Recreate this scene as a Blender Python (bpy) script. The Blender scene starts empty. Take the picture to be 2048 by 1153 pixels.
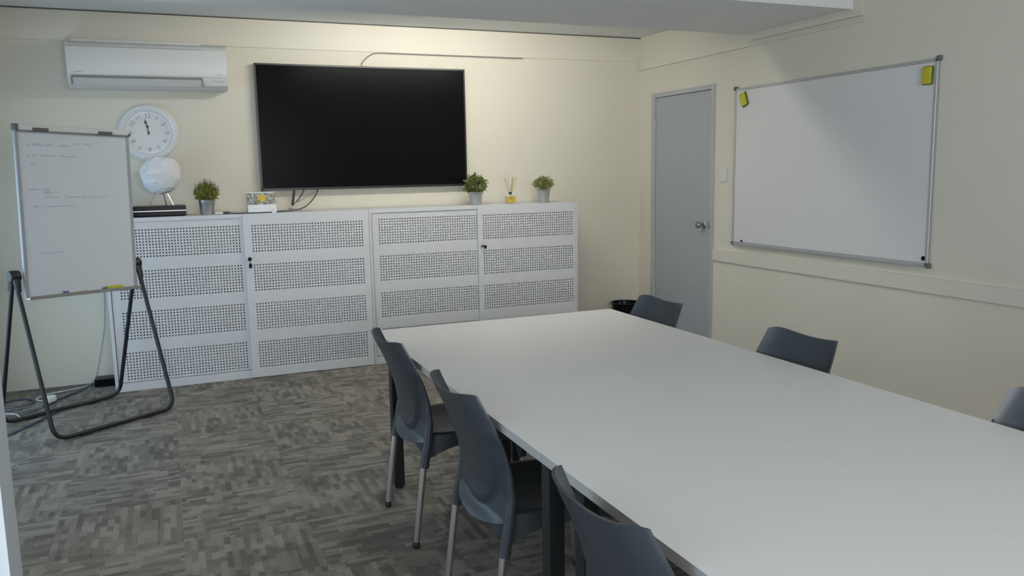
import bpy, bmesh, math, random
from mathutils import Vector, Matrix, Euler
R = math.radians
random.seed(7)
SC = bpy.context.scene
COL = SC.collection

# ------------------------------------------------------------------ camera
cam_data = bpy.data.cameras.new('camera')
cam = bpy.data.objects.new('camera', cam_data)
COL.objects.link(cam)
cam_data.sensor_fit = 'HORIZONTAL'
cam_data.sensor_width = 36.0
cam_data.lens = 36.0 * 1641.74 / 2048.0
cam_data.clip_start = 0.05
yaw, pitch, roll = R(22.664), R(8.216), R(-1.066)
fw = Vector((math.sin(yaw) * math.cos(pitch), math.cos(yaw) * math.cos(pitch), -math.sin(pitch)))
rt = Vector((math.cos(yaw), -math.sin(yaw), 0))
up = rt.cross(fw)
rr = rt * math.cos(roll) + up * math.sin(roll)
uu = -rt * math.sin(roll) + up * math.cos(roll)
cm = Matrix((rr, uu, -fw)).transposed().to_4x4()
cm.translation = Vector((-4.099, -6.676, 1.488))
cam.matrix_world = cm
SC.camera = cam

# ------------------------------------------------------------------ view, world, lights
SC.view_settings.view_transform = 'Standard'
SC.view_settings.look = 'None'
SC.view_settings.gamma = 1.0
SC.view_settings.use_curve_mapping = False
SC.view_settings.exposure = 0.0
W = bpy.data.worlds.new('World')
SC.world = W
W.use_nodes = True
W.node_tree.nodes['Background'].inputs[0].default_value = (0.80, 0.90, 1.0, 1)
W.node_tree.nodes['Background'].inputs[1].default_value = 0.6


def area(name, loc, target, sx, sy, power, color):
    l = bpy.data.lights.new(name, 'AREA')
    l.shape = 'RECTANGLE'
    l.size, l.size_y = sx, sy
    l.energy = power
    l.color = color
    o = bpy.data.objects.new(name, l)
    COL.objects.link(o)
    o.location = loc
    d = Vector(target) - Vector(loc)
    o.rotation_euler = d.to_track_quat('-Z', 'Y').to_euler()
    return o


# daylight arriving at the openings of the left wall and of the wall behind the camera
area('daylight_back_window', (-5.62, -1.60, 0.95), (-4.0, -1.60, 0.85), 1.9, 1.5, 20, (0.48, 0.74, 1.0))
area('daylight_glass_door', (-5.62, -3.75, 1.15), (-4.0, -3.75, 1.1), 1.5, 2.0, 9, (0.80, 0.92, 1.0))
area('daylight_left_window', (-5.62, -6.00, 1.30), (-4.0, -6.00, 1.1), 1.3, 0.8, 22, (0.46, 0.73, 1.0))
area('daylight_rear_window', (-3.5, -9.32, 1.65), (-3.5, -6.0, 1.3), 2.6, 1.3, 138, (0.94, 0.95, 0.985))
TUBE = (82.0, (1.0, 0.965, 0.88))       # strength and colour of the ceiling tube's own light

# ------------------------------------------------------------------ materials


def mat(name, col, rough=0.5, metal=0.0, spec=0.5, coat=0.0, noise=0.0, nscale=6.0, bump=0.0, bscale=120.0):
    m = bpy.data.materials.new(name)
    m.use_nodes = True
    nt = m.node_tree
    b = nt.nodes['Principled BSDF']
    b.inputs['Base Color'].default_value = (*col, 1)
    b.inputs['Roughness'].default_value = rough
    b.inputs['Metallic'].default_value = metal
    b.inputs['Specular IOR Level'].default_value = spec
    b.inputs['Coat Weight'].default_value = coat
    tc = nt.nodes.new('ShaderNodeTexCoord')
    if noise > 0:
        n = nt.nodes.new('ShaderNodeTexNoise')
        n.inputs['Scale'].default_value = nscale
        n.inputs['Detail'].default_value = 4
        nt.links.new(tc.outputs['Object'], n.inputs['Vector'])
        mx = nt.nodes.new('ShaderNodeMix')
        mx.data_type = 'RGBA'
        mx.inputs[6].default_value = (*[c * (1 - noise) for c in col], 1)
        mx.inputs[7].default_value = (*[min(1, c * (1 + noise)) for c in col], 1)
        nt.links.new(n.outputs['Fac'], mx.inputs[0])
        nt.links.new(mx.outputs[2], b.inputs['Base Color'])
    if bump > 0:
        n = nt.nodes.new('ShaderNodeTexNoise')
        n.inputs['Scale'].default_value = bscale
        nt.links.new(tc.outputs['Object'], n.inputs['Vector'])
        bp = nt.nodes.new('ShaderNodeBump')
        bp.inputs['Strength'].default_value = bump
        bp.inputs['Distance'].default_value = 0.001
        nt.links.new(n.outputs['Fac'], bp.inputs['Height'])
        nt.links.new(bp.outputs['Normal'], b.inputs['Normal'])
    return m


class NT:
    def __init__(s, m):
        s.nt = m.node_tree

    def m(s, op, a, b=None, c=None):
        n = s.nt.nodes.new('ShaderNodeMath')
        n.operation = op
        for i, v in enumerate((a, b, c)):
            if v is None:
                continue
            if isinstance(v, (int, float)):
                n.inputs[i].default_value = v
            else:
                s.nt.links.new(v, n.inputs[i])
        return n.outputs[0]

    def white(s, x, y=0.0, z=0.0):
        cb = s.nt.nodes.new('ShaderNodeCombineXYZ')
        for i, v in enumerate((x, y, z)):
            if isinstance(v, (int, float)):
                cb.inputs[i].default_value = v
            else:
                s.nt.links.new(v, cb.inputs[i])
        w = s.nt.nodes.new('ShaderNodeTexWhiteNoise')
        w.noise_dimensions = '3D'
        s.nt.links.new(cb.outputs[0], w.inputs['Vector'])
        return w.outputs['Value']


def carpet_material():
    m = bpy.data.materials.new('carpet_tiles')
    m.use_nodes = True
    g = NT(m)
    nt = m.node_tree
    b = nt.nodes['Principled BSDF']
    b.inputs['Roughness'].default_value = 0.95
    b.inputs['Specular IOR Level'].default_value = 0.15
    tc = nt.nodes.new('ShaderNodeTexCoord')
    sp = nt.nodes.new('ShaderNodeSeparateXYZ')
    nt.links.new(tc.outputs['Object'], sp.inputs[0])
    x = g.m('ADD', sp.outputs[0], 20.13)
    y = g.m('ADD', sp.outputs[1], 20.21)
    i = g.m('FLOOR', g.m('DIVIDE', x, 0.5))
    j = g.m('FLOOR', g.m('DIVIDE', y, 0.5))
    par = g.m('MODULO', g.m('ADD', i, j), 2.0)
    inv = g.m('SUBTRACT', 1.0, par)
    u = g.m('ADD', g.m('MULTIPLY', x, inv), g.m('MULTIPLY', y, par))
    v = g.m('ADD', g.m('MULTIPLY', y, inv), g.m('MULTIPLY', x, par))
    tid = g.m('ADD', i, g.m('MULTIPLY', j, 37.0))

    def layer(rowh, lmin, lvar, seed):
        row = g.m('FLOOR', g.m('DIVIDE', v, rowh))
        r = g.white(row, tid, seed)
        L = g.m('ADD', g.m('MULTIPLY', r, lvar), lmin)
        seg = g.m('FLOOR', g.m('ADD', g.m('DIVIDE', u, L), g.m('MULTIPLY', r, 17.0)))
        return g.white(seg, row, g.m('ADD', tid, seed))
    a = layer(0.0250, 0.05, 0.11, 3.3)
    c = layer(0.0833, 0.06, 0.10, 9.7)
    val = g.m('ADD', g.m('MULTIPLY', a, 0.62), g.m('MULTIPLY', c, 0.38))
    ramp = nt.nodes.new('ShaderNodeValToRGB')
    cr = ramp.color_ramp
    cr.elements[0].position = 0.12
    cr.elements[0].color = (0.118, 0.108, 0.092, 1)
    cr.elements[1].position = 0.85
    cr.elements[1].color = (0.262, 0.241, 0.205, 1)
    e = cr.elements.new(0.42)
    e.color = (0.172, 0.158, 0.134, 1)
    nt.links.new(val, ramp.inputs[0])
    fn = nt.nodes.new('ShaderNodeTexNoise')
    fn.inputs['Scale'].default_value = 260
    fn.inputs['Detail'].default_value = 3
    nt.links.new(tc.outputs['Object'], fn.inputs['Vector'])
    mr = g.m('MULTIPLY_ADD', fn.outputs['Fac'], 0.7, 0.65)
    vm = nt.nodes.new('ShaderNodeVectorMath')
    vm.operation = 'SCALE'
    nt.links.new(ramp.outputs[0], vm.inputs[0])
    nt.links.new(mr, vm.inputs['Scale'])
    nt.links.new(vm.outputs[0], b.inputs['Base Color'])
    # ribbed loops
    rib = g.m('SINE', g.m('MULTIPLY', v, 2 * math.pi / 0.00835))
    bp = nt.nodes.new('ShaderNodeBump')
    bp.inputs['Strength'].default_value = 0.12
    bp.inputs['Distance'].default_value = 0.0012
    nt.links.new(g.m('ADD', rib, g.m('MULTIPLY', fn.outputs['Fac'], 2.0)), bp.inputs['Height'])
    nt.links.new(bp.outputs['Normal'], b.inputs['Normal'])
    return m


def perforated(name, col, x0, ncol, z0=0.083, p=0.0204):
    """painted steel with rows of round punched holes (see-through)"""
    m = bpy.data.materials.new(name)
    m.use_nodes = True
    g = NT(m)
    nt = m.node_tree
    b = nt.nodes['Principled BSDF']
    b.inputs['Base Color'].default_value = (*col, 1)
    b.inputs['Roughness'].default_value = 0.42
    tc = nt.nodes.new('ShaderNodeTexCoord')
    sp = nt.nodes.new('ShaderNodeSeparateXYZ')
    nt.links.new(tc.outputs['Object'], sp.inputs[0])
    xs = g.m('ADD', g.m('SUBTRACT', sp.outputs[0], x0), p / 2)
    fx = g.m('SUBTRACT', g.m('FRACT', g.m('DIVIDE', xs, p)), 0.5)
    inx = g.m('MULTIPLY', g.m('GREATER_THAN', xs, 0.0), g.m('LESS_THAN', xs, ncol * p))
    zs = g.m('ADD', g.m('SUBTRACT', sp.outputs[2], z0), p / 2)
    zm = g.m('MODULO', zs, 0.285)
    fz = g.m('SUBTRACT', g.m('FRACT', g.m('DIVIDE', zm, p)), 0.5)
    inz = g.m('MULTIPLY', g.m('GREATER_THAN', zs, 0.0), g.m('LESS_THAN', zm, 10 * p))
    d2 = g.m('ADD', g.m('MULTIPLY', fx, fx), g.m('MULTIPLY', fz, fz))
    hole = g.m('MULTIPLY', g.m('LESS_THAN', d2, 0.268 ** 2), g.m('MULTIPLY', inx, inz))
    tr = nt.nodes.new('ShaderNodeBsdfTransparent')
    mx = nt.nodes.new('ShaderNodeMixShader')
    nt.links.new(hole, mx.inputs[0])
    nt.links.new(b.outputs[0], mx.inputs[1])
    nt.links.new(tr.outputs[0], mx.inputs[2])
    nt.links.new(mx.outputs[0], nt.nodes['Material Output'].inputs[0])
    return m


def leafmat(name, c1, c2, scale=30):
    m = mat(name, c1, rough=0.6)
    nt = m.node_tree
    n = nt.nodes.new('ShaderNodeTexNoise')
    n.inputs['Scale'].default_value = scale
    tc = nt.nodes.new('ShaderNodeTexCoord')
    nt.links.new(tc.outputs['Object'], n.inputs['Vector'])
    cr = nt.nodes.new('ShaderNodeValToRGB')
    cr.color_ramp.elements[0].position = 0.38
    cr.color_ramp.elements[1].position = 0.62
    cr.color_ramp.elements[0].color = (*c1, 1)
    cr.color_ramp.elements[1].color = (*c2, 1)
    nt.links.new(n.outputs['Fac'], cr.inputs[0])
    nt.links.new(cr.outputs[0], nt.nodes['Principled BSDF'].inputs['Base Color'])
    return m


def glassy(name, col, alpha):
    m = mat(name, col, rough=0.08, spec=0.6)
    nt = m.node_tree
    tr = nt.nodes.new('ShaderNodeBsdfTransparent')
    tr.inputs[0].default_value = (0.97, 0.97, 0.95, 1)
    mx = nt.nodes.new('ShaderNodeMixShader')
    mx.inputs[0].default_value = alpha
    nt.links.new(tr.outputs[0], mx.inputs[1])
    nt.links.new(nt.nodes['Principled BSDF'].outputs[0], mx.inputs[2])
    nt.links.new(mx.outputs[0], nt.nodes['Material Output'].inputs[0])
    return m


CREAM = (0.66, 0.625, 0.525)
M = dict(
    wall=mat('cream_wall_paint', CREAM, 0.62, noise=0.02, nscale=1.5, bump=0.08, bscale=90),
    trim=mat('cream_trim_paint', (0.66, 0.625, 0.53), 0.5, noise=0.02, nscale=3),
    ceiling=mat('white_ceiling_paint', (0.80, 0.81, 0.80), 0.8, noise=0.015, nscale=2),
    gap=mat('painted_gap_shade', (0.09, 0.09, 0.085), 0.8),
    jamb=mat('pale_jamb_paint', (0.61, 0.66, 0.70), 0.6, noise=0.015, nscale=2),
    carpet=carpet_material(),
    door=mat('grey_door_paint', (0.36, 0.38, 0.395), 0.5, noise=0.02, nscale=2),
    doorframe=mat('grey_frame_paint', (0.41, 0.42, 0.425), 0.45, noise=0.01),
    steel=mat('brushed_steel', (0.45, 0.44, 0.42), 0.28, 1.0, noise=0.05, nscale=30),
    alu=mat('satin_aluminium', (0.58, 0.585, 0.58), 0.36, 1.0, noise=0.04, nscale=40),
    alugrey=mat('grey_aluminium_trim', (0.46, 0.47, 0.475), 0.42, 0.55, noise=0.03, nscale=20),
    chrome=mat('chrome', (0.75, 0.76, 0.78), 0.15, 1.0, noise=0.02),
    galv=mat('galvanised_tin', (0.50, 0.52, 0.54), 0.35, 0.85, noise=0.16, nscale=35),
    cabinet=mat('white_cabinet_enamel', (0.62, 0.63, 0.64), 0.42, noise=0.01),
    cabin=mat('cabinet_interior', (0.42, 0.43, 0.44), 0.8, noise=0.1, nscale=4),
    desk=mat('white_laminate', (0.72, 0.71, 0.69), 0.42, spec=0.4),
    deskedge=mat('white_edge_band', (0.40, 0.39, 0.37), 0.5, noise=0.01),
    black=mat('black_powder_coat', (0.010, 0.011, 0.012), 0.45, noise=0.1, nscale=30),
    chair=mat('charcoal_polypropylene', (0.036, 0.044, 0.055), 0.36, spec=0.5, noise=0.05, nscale=8, bump=0.10, bscale=500),
    rubber=mat('black_rubber', (0.012, 0.012, 0.013), 0.7, noise=0.1),
    screen=mat('tv_screen_glass', (0.0035, 0.0045, 0.0045), 0.25, spec=0.04, noise=0.02),
    tvframe=mat('tv_bezel', (0.012, 0.013, 0.015), 0.35, noise=0.05),
    gloss=mat('gloss_black_plastic', (0.006, 0.006, 0.008), 0.22, spec=0.10, noise=0.05),
    plastic=mat('white_plastic', (0.68, 0.675, 0.645), 0.38, noise=0.01),
    acplastic=mat('air_conditioner_plastic', (0.62, 0.62, 0.59), 0.38, noise=0.01),
    acshade=mat('air_conditioner_grey_flap', (0.52, 0.52, 0.49), 0.45, noise=0.02),
    slot=mat('dark_slot', (0.22, 0.225, 0.21), 0.7, noise=0.05),
    badge=mat('grey_print', (0.45, 0.46, 0.47), 0.5, noise=0.05),
    rail=mat('grey_painted_rail', (0.36, 0.37, 0.375), 0.5, 0.1, noise=0.03, nscale=20),
    board=mat('whiteboard_enamel', (0.655, 0.65, 0.645), 0.28, spec=0.5, noise=0.008, nscale=3),
    board2=mat('flipchart_enamel', (0.66, 0.70, 0.725), 0.3, spec=0.5, noise=0.01, nscale=3),
    ink=mat('faded_marker_ink', (0.43, 0.485, 0.52), 0.6, noise=0.1),
    yellow=mat('yellow_eraser_foam', (0.52, 0.47, 0.025), 0.7, noise=0.18, nscale=60),
    olive=mat('olive_eraser_edge', (0.12, 0.14, 0.02), 0.7, noise=0.15, nscale=60),
    blue=mat('blue_marker_plastic', (0.06, 0.10, 0.22), 0.4, noise=0.05),
    clip=mat('grey_clip', (0.12, 0.12, 0.11), 0.5, noise=0.05),
    clock=mat('white_clock_rim', (0.72, 0.73, 0.74), 0.4, noise=0.01),
    dial=mat('clock_dial_paper', (0.66, 0.67, 0.66), 0.6, noise=0.015, nscale=8),
    numeral=mat('faded_grey_numerals', (0.27, 0.27, 0.26), 0.6, noise=0.1),
    hand=mat('black_clock_hand', (0.02, 0.02, 0.02), 0.5, noise=0.05),
    globe=mat('crumpled_white_paper', (0.80, 0.82, 0.84), 0.5, noise=0.04, nscale=12),
    leaf1=leafmat('yellow_green_leaves', (0.10, 0.12, 0.008), (0.30, 0.30, 0.025)),
    leaf2=leafmat('dark_green_leaves', (0.045, 0.075, 0.018), (0.20, 0.23, 0.04)),
    leaf3=leafmat('olive_green_leaves', (0.12, 0.15, 0.02), (0.28, 0.30, 0.06)),
    twig=mat('grey_green_twigs', (0.12, 0.12, 0.08), 0.7, noise=0.1),
    reed=mat('pale_reed', (0.33, 0.31, 0.22), 0.7, noise=0.1, nscale=50),
    reedy=mat('yellow_reed', (0.42, 0.33, 0.03), 0.7, noise=0.1, nscale=50),
    glass=glassy('clear_glass', (0.75, 0.76, 0.70), 0.35),
    amber=mat('amber_label', (0.58, 0.40, 0.03), 0.4, noise=0.05),
    oliveprint=mat('olive_print', (0.14, 0.16, 0.03), 0.5, noise=0.1),
    cable=mat('dark_cable', (0.035, 0.035, 0.035), 0.5, noise=0.05),
    bluecable=mat('navy_cable', (0.035, 0.055, 0.10), 0.5, noise=0.05),
    greycable=mat('grey_cable', (0.26, 0.255, 0.23), 0.5, noise=0.05),
    whitecable=mat('white_cable', (0.66, 0.68, 0.68), 0.45, noise=0.03),
    paper=mat('white_card', (0.74, 0.76, 0.78), 0.6, noise=0.02),
    lamp=mat('lamp_housing', (0.7, 0.7, 0.7), 0.5, noise=0.01),
)


def photo_material():
    """printed photo of grey foliage with a few green leaves"""
    m = mat('printed_grey_foliage', (0.3, 0.3, 0.28), 0.5)
    nt = m.node_tree
    tc = nt.nodes.new('ShaderNodeTexCoord')
    n = nt.nodes.new('ShaderNodeTexNoise')
    n.inputs['Scale'].default_value = 75
    n.inputs['Detail'].default_value = 5
    nt.links.new(tc.outputs['Object'], n.inputs['Vector'])
    cr = nt.nodes.new('ShaderNodeValToRGB')
    cr.color_ramp.elements[0].position = 0.38
    cr.color_ramp.elements[0].color = (0.09, 0.085, 0.075, 1)
    cr.color_ramp.elements[1].position = 0.64
    cr.color_ramp.elements[1].color = (0.48, 0.48, 0.44, 1)
    nt.links.new(n.outputs['Fac'], cr.inputs[0])
    nt.links.new(cr.outputs[0], nt.nodes['Principled BSDF'].inputs['Base Color'])
    return m


M['photo'] = photo_material()
M['tube'] = mat('glowing_tube', (0.8, 0.8, 0.8), 0.5)
M['tube'].node_tree.nodes['Principled BSDF'].inputs['Emission Color'].default_value = (*TUBE[1], 1)
M['tube'].node_tree.nodes['Principled BSDF'].inputs['Emission Strength'].default_value = TUBE[0]

# ------------------------------------------------------------------ mesh helpers


class MB:
    def __init__(s):
        s.v, s.f, s.mi = [], [], []
        s.cur = 0

    def add(s, verts, faces, T=None):
        o = len(s.v)
        for p in verts:
            p = Vector(p)
            if T is not None:
                p = T @ p
            s.v.append(p)
        for f in faces:
            s.f.append([i + o for i in f])
            s.mi.append(s.cur)
        return s

    def box(s, x0, x1, y0, y1, z0, z1, bev=0.0, seg=2, T=None):
        seg = 1 if seg == 2 else seg
        if bev <= 0:
            vs = [(x, y, z) for z in (z0, z1) for y in (y0, y1) for x in (x0, x1)]
            fs = [(0, 2, 3, 1), (4, 5, 7, 6), (0, 1, 5, 4), (2, 6, 7, 3), (0, 4, 6, 2), (1, 3, 7, 5)]
            return s.add(vs, fs, T)
        bm = bmesh.new()
        bmesh.ops.create_cube(bm, size=1)
        for v in bm.verts:
            v.co = Vector(((v.co.x + .5) * (x1 - x0) + x0, (v.co.y + .5) * (y1 - y0) + y0, (v.co.z + .5) * (z1 - z0) + z0))
        bmesh.ops.bevel(bm, geom=list(bm.edges), offset=bev, segments=seg, profile=0.5, affect='EDGES')
        bm.verts.index_update()
        vs = [v.co.copy() for v in bm.verts]
        fs = [[v.index for v in f.verts] for f in bm.faces]
        bm.free()
        return s.add(vs, fs, T)

    def tube(s, pts, r, n=10, cap=True, T=None, flat=1.0):
        pts = [Vector(p) for p in pts]
        rs = r if isinstance(r, (list, tuple)) else [r] * len(pts)
        up0 = None
        vs, fs = [], []
        N = len(pts)
        for i, p in enumerate(pts):
            t = (pts[min(i + 1, N - 1)] - pts[max(i - 1, 0)]).normalized()
            if up0 is None:
                a = Vector((0, 0, 1)) if abs(t.z) < 0.9 else Vector((1, 0, 0))
                up0 = (a - t * a.dot(t)).normalized()
            else:
                up0 = (up0 - t * up0.dot(t)).normalized()
            sd = t.cross(up0)
            for k in range(n):
                an = 2 * math.pi * k / n
                vs.append(p + (up0 * math.cos(an) + sd * math.sin(an) * flat) * rs[i])
        for i in range(N - 1):
            for k in range(n):
                a, b = i * n + k, i * n + (k + 1) % n
                fs.append((a, b, b + n, a + n))
        if cap:
            fs.append(list(range(n))[::-1])
            fs.append([(N - 1) * n + k for k in range(n)])
        return s.add(vs, fs, T)

    def lathe(s, prof, n=32, T=None, close=False):
        """profile of (radius, z) turned round z"""
        vs, fs = [], []
        for r, z in prof:
            for k in range(n):
                a = 2 * math.pi * k / n
                vs.append((r * math.cos(a), r * math.sin(a), z))
        m = len(prof)
        for i in range(m - 1 + (1 if close else 0)):
            j = (i + 1) % m
            for k in range(n):
                fs.append((i * n + k, i * n + (k + 1) % n, j * n + (k + 1) % n, j * n + k))
        if not close:
            if prof[0][0] > 1e-5:
                fs.append([k for k in range(n)][::-1])
            if prof[-1][0] > 1e-5:
                fs.append([(m - 1) * n + k for k in range(n)])
        return s.add(vs, fs, T)

    def prism(s, poly, a0, a1, axis='x', T=None):
        """polygon in the plane across the axis, extruded from a0 to a1"""
        n = len(poly)

        def mk(a, p, q):
            return {'x': (a, p, q), 'y': (p, a, q), 'z': (p, q, a)}[axis]
        vs = [mk(a0, p, q) for p, q in poly] + [mk(a1, p, q) for p, q in poly]
        fs = [list(range(n))[::-1], [n + k for k in range(n)]]
        fs += [(k, (k + 1) % n, n + (k + 1) % n, n + k) for k in range(n)]
        return s.add(vs, fs, T)

    def solid_grid(s, P, nu, nv, off, T=None):
        """grid of points P(i,j) and the same grid pushed by off, closed round the rim"""
        A = [Vector(P(i, j)) for j in range(nv) for i in range(nu)]
        off = Vector(off)
        B = [p + off for p in A]
        o = len(A)
        fs = []
        for j in range(nv - 1):
            for i in range(nu - 1):
                a = j * nu + i
                fs.append((a, a + nu, a + nu + 1, a + 1))
                fs.append((o + a, o + a + 1, o + a + nu + 1, o + a + nu))
        rim = [i for i in range(nu)] + [j * nu + nu - 1 for j in range(1, nv)] + [(nv - 1) * nu + i for i in range(nu - 2, -1, -1)] + [j * nu for j in range(nv - 2, 0, -1)]
        for k in range(len(rim)):
            a, b = rim[k], rim[(k + 1) % len(rim)]
            fs.append((a, b, o + b, o + a))
        return s.add(A + B, fs, T)

    def build(s, name, m, parent=None, smooth=True, loc=None, angle=35):
        me = bpy.data.meshes.new(name)
        c = Vector(loc) if loc is not None else Vector((0, 0, 0))
        me.from_pydata([tuple(v - c) for v in s.v], [], s.f)
        mats = m if isinstance(m, (list, tuple)) else [m]
        for q in mats:
            me.materials.append(q)
        if len(mats) > 1:
            for p, i in zip(me.polygons, s.mi):
                p.material_index = i
        bm = bmesh.new()
        bm.from_mesh(me)
        bmesh.ops.recalc_face_normals(bm, faces=bm.faces)
        bm.to_mesh(me)
        bm.free()
        if smooth:
            me.shade_smooth()
            try:
                me.set_sharp_from_angle(angle=R(angle))
            except Exception:
                pass
        me.update()
        o = bpy.data.objects.new(name, me)
        COL.objects.link(o)
        o.location = c
        if parent is not None:
            o.parent = parent
        return o


def thing(name, label, cat, loc=(0, 0, 0), rotz=0.0, group=None):
    o = bpy.data.objects.new(name, None)
    COL.objects.link(o)
    o.empty_display_size = 0.1
    o.location = loc
    o.rotation_euler = (0, 0, rotz)
    o['label'] = label
    o['category'] = cat
    if group:
        o['group'] = group
    return o


def tag(o, label, cat, group=None, kind=None):
    o['label'] = label
    o['category'] = cat
    if group:
        o['group'] = group
    if kind:
        o['kind'] = kind
    return o


def struct(name, mb, m, label=None, smooth=False):
    o = mb.build(name, m, None, smooth=smooth)
    o['kind'] = 'structure'
    if label:
        o['label'] = label
    return o


def dup(root, loc, rotz, label, group=None):
    r = root.copy()
    COL.objects.link(r)
    r.location = loc
    r.rotation_euler = (0, 0, rotz)
    r['label'] = label
    if group:
        r['group'] = group
    for ch in list(root.children):
        c = ch.copy()
        COL.objects.link(c)
        c.parent = r
        for g in list(ch.children):
            d = g.copy()
            COL.objects.link(d)
            d.parent = c
    return r


def fillet(pts, r, n=6):
    """round the inner corners of a polyline"""
    pts = [Vector(p) for p in pts]
    out = [pts[0]]
    for i in range(1, len(pts) - 1):
        a, b, c = pts[i - 1], pts[i], pts[i + 1]
        d0, d1 = (a - b).normalized(), (c - b).normalized()
        p0, p1 = b + d0 * r, b + d1 * r
        for k in range(n + 1):
            t = k / n
            out.append(p0 * (1 - t) ** 2 + b * 2 * t * (1 - t) + p1 * t ** 2)
    out.append(pts[-1])
    return out


def spline(pts, n=8):
    """Catmull-Rom through the points"""
    P = [Vector(p) for p in pts]
    P = [P[0] * 2 - P[1]] + P + [P[-1] * 2 - P[-2]]
    out = []
    for i in range(1, len(P) - 2):
        a, b, c, d = P[i - 1], P[i], P[i + 1], P[i + 2]
        for k in range(n):
            t = k / n
            out.append(0.5 * ((2 * b) + (c - a) * t + (2 * a - 5 * b + 4 * c - d) * t * t + (3 * b - a - 3 * c + d) * t ** 3))
    out.append(P[-2])
    return out


def interp(tab, z):
    if z <= tab[0][0]:
        return tab[0][1]
    for (a, p), (b, q) in zip(tab, tab[1:]):
        if z <= b:
            t = (z - a) / (b - a)
            return p + (q - p) * t
    return tab[-1][1]


def text_mesh(mb, s, size, T, depth=0.0006):
    cu = bpy.data.curves.new('glyphs', 'FONT')
    cu.body = s
    cu.size = size
    cu.align_x = 'CENTER'
    cu.align_y = 'CENTER'
    cu.extrude = depth
    ob = bpy.data.objects.new('glyphs', cu)
    COL.objects.link(ob)
    dg = bpy.context.evaluated_depsgraph_get()
    me = bpy.data.meshes.new_from_object(ob.evaluated_get(dg))
    mb.add([v.co.copy() for v in me.vertices], [list(p.vertices) for p in me.polygons], T)
    bpy.data.objects.remove(ob)
    bpy.data.meshes.remove(me)
    bpy.data.curves.remove(cu)


# ------------------------------------------------------------------ the room
YB, XR, XL, YF, ZC = -0.10, -0.0615, -5.36, -9.10, 2.636
UB = 2.43                                                        # underside of the upper band and bulkhead

struct('floor', MB().box(XL - .3, XR + .15, YF - .15, YB + .15, -.10, 0), M['carpet'])
struct('ceiling', MB().box(XL - .3, XR + .15, YF - .15, YB + .15, ZC, ZC + .1), M['ceiling'])
struct('wall_back', MB().box(XL - .15, XR, YB, YB + .15, 0, ZC), M['wall'])
struct('wall_front', MB().box(XL - .15, XR, YF - .15, YF, 0, .9).box(XL - .15, XR, YF - .15, YF, 2.3, ZC)
       .box(XL - .15, -4.9, YF - .15, YF, .9, 2.3).box(-2.1, XR, YF - .15, YF, .9, 2.3), M['wall'])
struct('wall_left', MB().box(XL - .15, XL, -.60, YB, 0, ZC).box(XL - .15, XL, -2.95, -2.60, 0, ZC).box(XL - .15, XL, -2.60, -.60, 0, .12).box(XL - .15, XL, -2.60, -.60, 1.8, ZC)
       .box(XL - .15, XL, -5.2, -4.55, 0, ZC).box(XL - .15, XL, YF, -6.9, 0, ZC).box(XL - .15, XL, -4.55, -2.95, 2.2, ZC)
       .box(XL - .15, XL, -6.9, -5.2, 0, .85).box(XL - .15, XL, -6.9, -5.2, 2.05, ZC), M['wall'])
# right wall with the doorway of door_1
D0, D1, DT = -0.315, -1.230, 2.125
struct('wall_right', MB().box(XR, XR + .15, D0, YB + .15, 0, ZC).box(XR, XR + .15, YF, D1, 0, ZC)
       .box(XR, XR + .15, D1, D0, DT, ZC), M['wall'])
# nib wall beside the camera
struct('wall_nib', MB().box(XL, -4.428, -4.92, -4.80, 0, ZC), M['jamb'])
struct('trim_5', MB().box(-4.505, -4.478, -4.945, -4.92, 0, ZC), M['trim'])

# bulkhead hanging across the room
struct('ceiling_bulkhead', MB().box(XL, XR, -2.63, -1.63, UB + .004, ZC), M['ceiling'])
# upper band boards, picture rail and dark strip painted as the ceiling gap's shade
struct('trim_1', MB().box(XL, XR, YB - .012, YB, UB - .004, ZC - .0085), M['trim'])
struct('gap_shade_strip', MB().box(XL, XR - .001, YB - .016, YB - .001, ZC - .0085, ZC - .0005), M['gap'])
struct('trim_3', MB().box(XR - .018, XR, -1.66, YB - .012, 2.350, UB).box(XR - .012, XR, -2.72, -1.66, 2.350, 2.366), M['trim'])
struct('trim_4', MB().box(XR - .022, XR, -2.70, -1.60, 2.388, UB + .003).box(XR - .022, XR, -2.70, -2.632, UB + .003, ZC)
       .box(XR - .03, XR - .001, -2.632, -1.63, UB - .006, UB + .004), M['trim'])
struct('trim_6', MB().box(XR - .02, XR, YF, D1 - .012, .738, .826), M['trim'])

# window openings with frames (left wall, rear wall) - outside the picture
for nm, (a0, a1, z0, z1, side) in dict(window_1=(-4.55, -2.95, .02, 2.2, 'l'), window_2=(-6.9, -5.2, .85, 2.05, 'l'), window_3=(-4.9, -2.1, .9, 2.3, 'f'), window_4=(-2.60, -.60, .12, 1.8, 'l')).items():
    b = MB()
    t = .045
    mid = (a0 + a1) / 2
    for (p, q, r_, s_) in ((a0, a1, z0, z0 + t), (a0, a1, z1 - t, z1), (a0, a0 + t, z0, z1), (a1 - t, a1, z0, z1), (mid - t / 2, mid + t / 2, z0, z1)):
        if side == 'l':
            b.box(XL - .10, XL - .05, p, q, r_, s_)
        else:
            b.box(p, q, YF - .10, YF - .05, r_, s_)
    struct(nm, b, M['alu'])

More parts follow.
